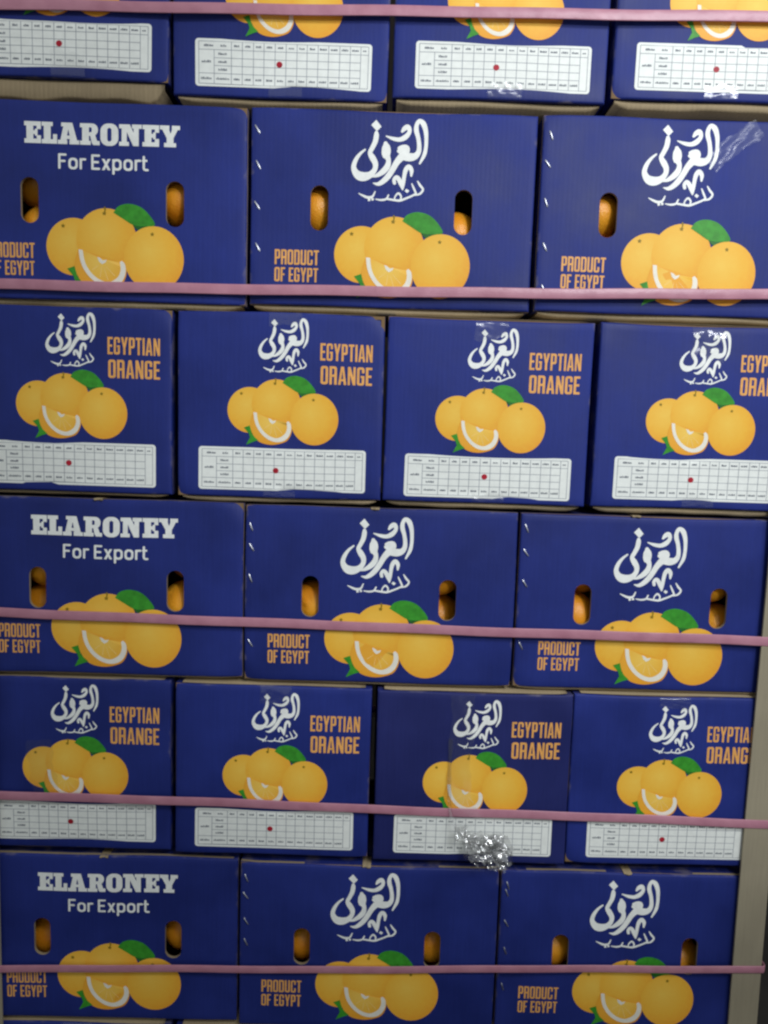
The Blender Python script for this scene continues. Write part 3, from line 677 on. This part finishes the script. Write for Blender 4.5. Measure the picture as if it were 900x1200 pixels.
# (row, col, hole, [(dz, dx, dy), ...])
FR = [(1, 0, 0, [(-30, 6, 1), (38, -10, 20)]), (1, 0, 1, [(14, -4, 6), (-52, 22, 22)]), (1, 1, 0, [(6, -6, 9)]), (1, 1, 1, [(-24, -4, 1)]), (1, 2, 0, [(12, -5, 8), (-48, 22, 14)]),
      (3, 0, 0, [(30, 0, 3), (-40, -12, 26)]), (3, 0, 1, [(-28, 2, 2), (42, 10, 28)]), (3, 1, 0, [(-20, 4, 2)]), (3, 1, 1, [(34, -8, 2), (-38, -8, 36)]), (3, 2, 0, [(-27, 0, 3), (42, 8, 18)]), (3, 2, 1, [(36, 0, 2), (-40, 20, 12)]),
      (5, 0, 0, [(-26, -6, 6), (44, 4, 14)]), (5, 0, 1, [(-14, 4, 5)]), (5, 1, 0, [(-22, -3, 7)]), (5, 1, 1, [(-20, 4, 7)]), (5, 2, 0, [(-18, -2, 2)]), (5, 2, 1, [(30, 2, 3), (-42, 6, 10)])]
for r_, c_, hi, fl in FR:
    for n_, (dz, dx, dy) in enumerate(fl):
        side = ('left', 'right')[hi]; pos = '' if len(fl) == 1 else ('upper ' if dz == max(q[0] for q in fl) else 'lower ')
        fruit(r_, c_, HX[hi], dz, dx, dy, f'{pos}orange seen through the {side} hand hole of the {CN[c_]} carton, {LN[r_]} long-side layer')

# ------------------------------------------------------------------ corner boards
def corner_board(sgn, label):
    t, fl = .0035, .046; xo = .6105; yo = -.0075; z1 = Z0+1.40; n = 40
    # L section, outer corner rounded, extruded along z with a faint bow
    sec = [(xo-fl, yo), (xo-.004, yo), (xo-.0012, yo+.0012), (xo, yo+.004), (xo, yo+fl), (xo-t, yo+fl), (xo-t, yo+t), (xo-fl, yo+t)]
    vs, fs = [], []; m_ = len(sec)
    for i in range(n+1):
        z = .012+(z1-.012)*i/n; bx = .0010*math.sin(i*.33+sgn)
        vs += [(sgn*(x+bx), y+.0008*math.sin(i*.21), z) for x, y in sec]
        if i:
            for k in range(m_):
                a, b_ = (i-1)*m_+k, (i-1)*m_+(k+1) % m_; f = (a, b_, b_+m_, a+m_); fs.append(f if sgn > 0 else f[::-1])
    fs += [tuple(range(m_))[::-1 if sgn > 0 else 1], tuple(n*m_+k for k in range(m_))[::1 if sgn > 0 else -1]]
    return tag(link('corner_board', mesh('corner_board', vs, fs, False), None, 'corner_kraft'), label, 'corner board', 'cardboard corner boards')
corner_board(1, 'tan cardboard corner board standing along the right corner of the carton stack')
corner_board(-1, 'tan cardboard corner board barely showing along the lower left edge of the carton stack')

# ------------------------------------------------------------------ straps
def strap(pts, wid, label, seed, y=-.0087):
    q = random.Random(seed); xs = [p[0] for p in pts]; zs = [p[1] for p in pts]
    zf = lambda x: float(np.interp(x, xs, zs))+.0006*math.sin(x*11+seed)+.0004*math.sin(x*29+seed*2)
    X, yb, rr = .6145, .402, .006; path = []
    for x in np.linspace(-X+rr, X-rr, 70): path.append((x, y+.0008*math.sin(x*7+seed), zf(x), 0, -1))
    for a in (30, 60): path.append((X-rr+rr*math.sin(R(a)), y+rr-rr*math.cos(R(a)), zf(X), math.sin(R(a)), -math.cos(R(a))))
    for yy in np.linspace(y+rr, yb, 10): path.append((X, yy, zf(X), 1, 0))
    for x in np.linspace(X-.004, -X+.004, 12): path.append((x, yb+.004, zf(X)+(zf(-X)-zf(X))*(X-x)/(2*X), 0, 1))
    for yy in np.linspace(yb, y+rr, 10): path.append((-X, yy, zf(-X), -1, 0))
    for a in (60, 30): path.append((-X+rr-rr*math.sin(R(a)), y+rr-rr*math.cos(R(a)), zf(-X), -math.sin(R(a)), -math.cos(R(a))))
    vs, fs = [], []; n = len(path); h = wid/2; t = .0005
    prof = [(-h, -t), (-h, t*.3), (-h*.86, t), (0, t*1.15), (h*.86, t), (h, t*.3), (h, -t)]; m_ = len(prof)
    for i, (px, py, pz, nx, ny) in enumerate(path):
        tw = .05*math.sin(i*.11+seed)
        for dz, o_ in prof: vs.append((px+nx*(o_+dz*tw*.2), py+ny*(o_+dz*tw*.2), pz+dz+Z0))
    for i in range(n):
        for k in range(m_):
            a, b_ = i*m_+k, i*m_+(k+1) % m_; c, d = ((i+1) % n)*m_+(k+1) % m_, ((i+1) % n)*m_+k
            fs.append((a, d, c, b_))
    return tag(link('strap', mesh('strap', vs, fs), None, 'strap_pink'), label, 'strap', 'pink strapping bands round the stack')
strap([(-.61, 1.2105), (-.537, 1.2125), (.505, 1.231), (.61, 1.233)], .0140, 'pink plastic strap across the topmost layer, at the top edge of the picture', 1, -.0098)
strap([(-.61, .845), (-.546, .8465), (-.007, .853), (.535, .866), (.61, .868)], .0142, 'pink plastic strap low across the uppermost long-side cartons', 2)
strap([(-.61, .3805), (-.557, .380), (-.18, .3745), (.197, .372), (.577, .3685), (.61, .368)], .0138, 'pink plastic strap across the oranges of the middle long-side cartons', 3)
strap([(-.61, .1010), (-.563, .1000), (-.177, .096), (.211, .0915), (.589, .086), (.61, .0855)], .0134, 'pink plastic strap just above the charts of the lower chart layer', 4)
strap([(-.61, -.182), (-.57, -.181), (.025, -.165), (.595, -.150), (.61, -.1495)], .0118, 'pink plastic strap across the lowest long-side cartons', 5)

# ------------------------------------------------------------------ loose tape
def ribbon(name, path, wid, parent, mat, seed, nx=8, wr=.0012, n=5):
    """free strip of tape; path rows are x, y, z in the parent's metres, strip lies roughly in the panel plane"""
    P = spline(path, n); q = random.Random(seed); p = [q.uniform(0, 6) for _ in range(4)]; vs, fs = [], []
    d = np.gradient(P, axis=0); d /= np.linalg.norm(d, axis=1)[:, None]+1e-9
    for j, (c, t) in enumerate(zip(P, d)):
        s = np.cross(t, [0, -1, 0]); s /= np.linalg.norm(s)+1e-9
        for i in range(nx+1):
            u = i/nx-.5; ww = wid*(1+.10*math.sin(j*.9+p[0])+.06*math.sin(j*2.3+p[1]))
            k = c+s*u*ww; k = k+np.array([0, wr*(math.sin(u*9+j*.7+p[2])+.6*math.sin(u*17-j*.5+p[3])), 0]); vs.append(k)
        if j:
            for i in range(nx): a = (j-1)*(nx+1)+i; fs.append((a, a+1, a+nx+2, a+nx+1))
    return link(name, mesh(name, vs, fs), parent, mat)
root, pan = LAY[(4, 2)]; H_ = pan.h/1000
ribbon('loose_tape', [(-.020, -.0035, H_-.002), (-.019, -.0045, H_-.05), (-.021, -.006, H_-.10), (-.020, -.008, H_-.14), (-.014, -.016, H_-.172), (.004, -.020, H_-.196)], .034, root, 'clear_tape', 3)
ribbon('loose_tape', [(-.035, -.0045, H_-.07), (-.0355, -.006, H_-.12), (-.034, -.010, H_-.165), (-.028, -.016, H_-.195), (-.010, -.022, H_-.214), (.014, -.022, H_-.228)], .006, root, 'crumpled_tape', 8, 3)
def folded_film(cx, cy, cz, seed, parent, n=9, k_=1.0):
    # the loose end of the tape crushed into curling folds
    q = random.Random(seed)
    for k in range(n):
        a = q.uniform(0, 6.28); r0 = q.uniform(.004, .022)*k_
        c = np.array([cx+r0*1.3*math.cos(a), cy-q.uniform(0, .014), cz+r0*.8*math.sin(a)])
        t = q.uniform(-.9, .9)+(math.pi/2 if k % 2 else 0); d = np.array([math.cos(t), 0, math.sin(t)]); ln = q.uniform(.022, .040)*k_
        bow = q.uniform(-.010, .010); path = []
        for i_ in range(5):
            f = i_/4-.5
            path.append(tuple(c+d*ln*f+np.array([-d[2], 0, d[0]])*bow*(4*f*f)+np.array([0, q.uniform(-.005, .005), 0])))
        ribbon('tape_fold', path, q.uniform(.012, .022)*k_, parent, 'crumpled_tape', seed*20+k, 9, q.uniform(.0018, .0036), 4)
folded_film(.032, -.013, H_-.236, 4, root, 11, 1.3)
folded_film(.000, -.012, H_-.213, 6, root, 4, .8)
# tape tail at the right carton of the uppermost long-side layer, slanting up to the right
root, pan = LAY[(1, 2)]; H_ = pan.h/1000
ribbon('loose_tape', [(.036, -.004, H_-.062), (.055, -.005, H_-.042), (.080, -.006, H_-.024), (.100, -.005, H_-.010)], .026, root, 'faint_tape', 12, 8, .0010)
# scuffed tape over the left printed orange of the lower chart layer
root, pan = LAY[(4, 0)]; H_ = pan.h/1000
ribbon('tape', [(-.050, -.0034, H_-.095), (-.047, -.0036, H_-.13), (-.042, -.0036, H_-.16), (-.034, -.0034, H_-.185)], .038, root, 'clear_tape', 15, 8, .0003)
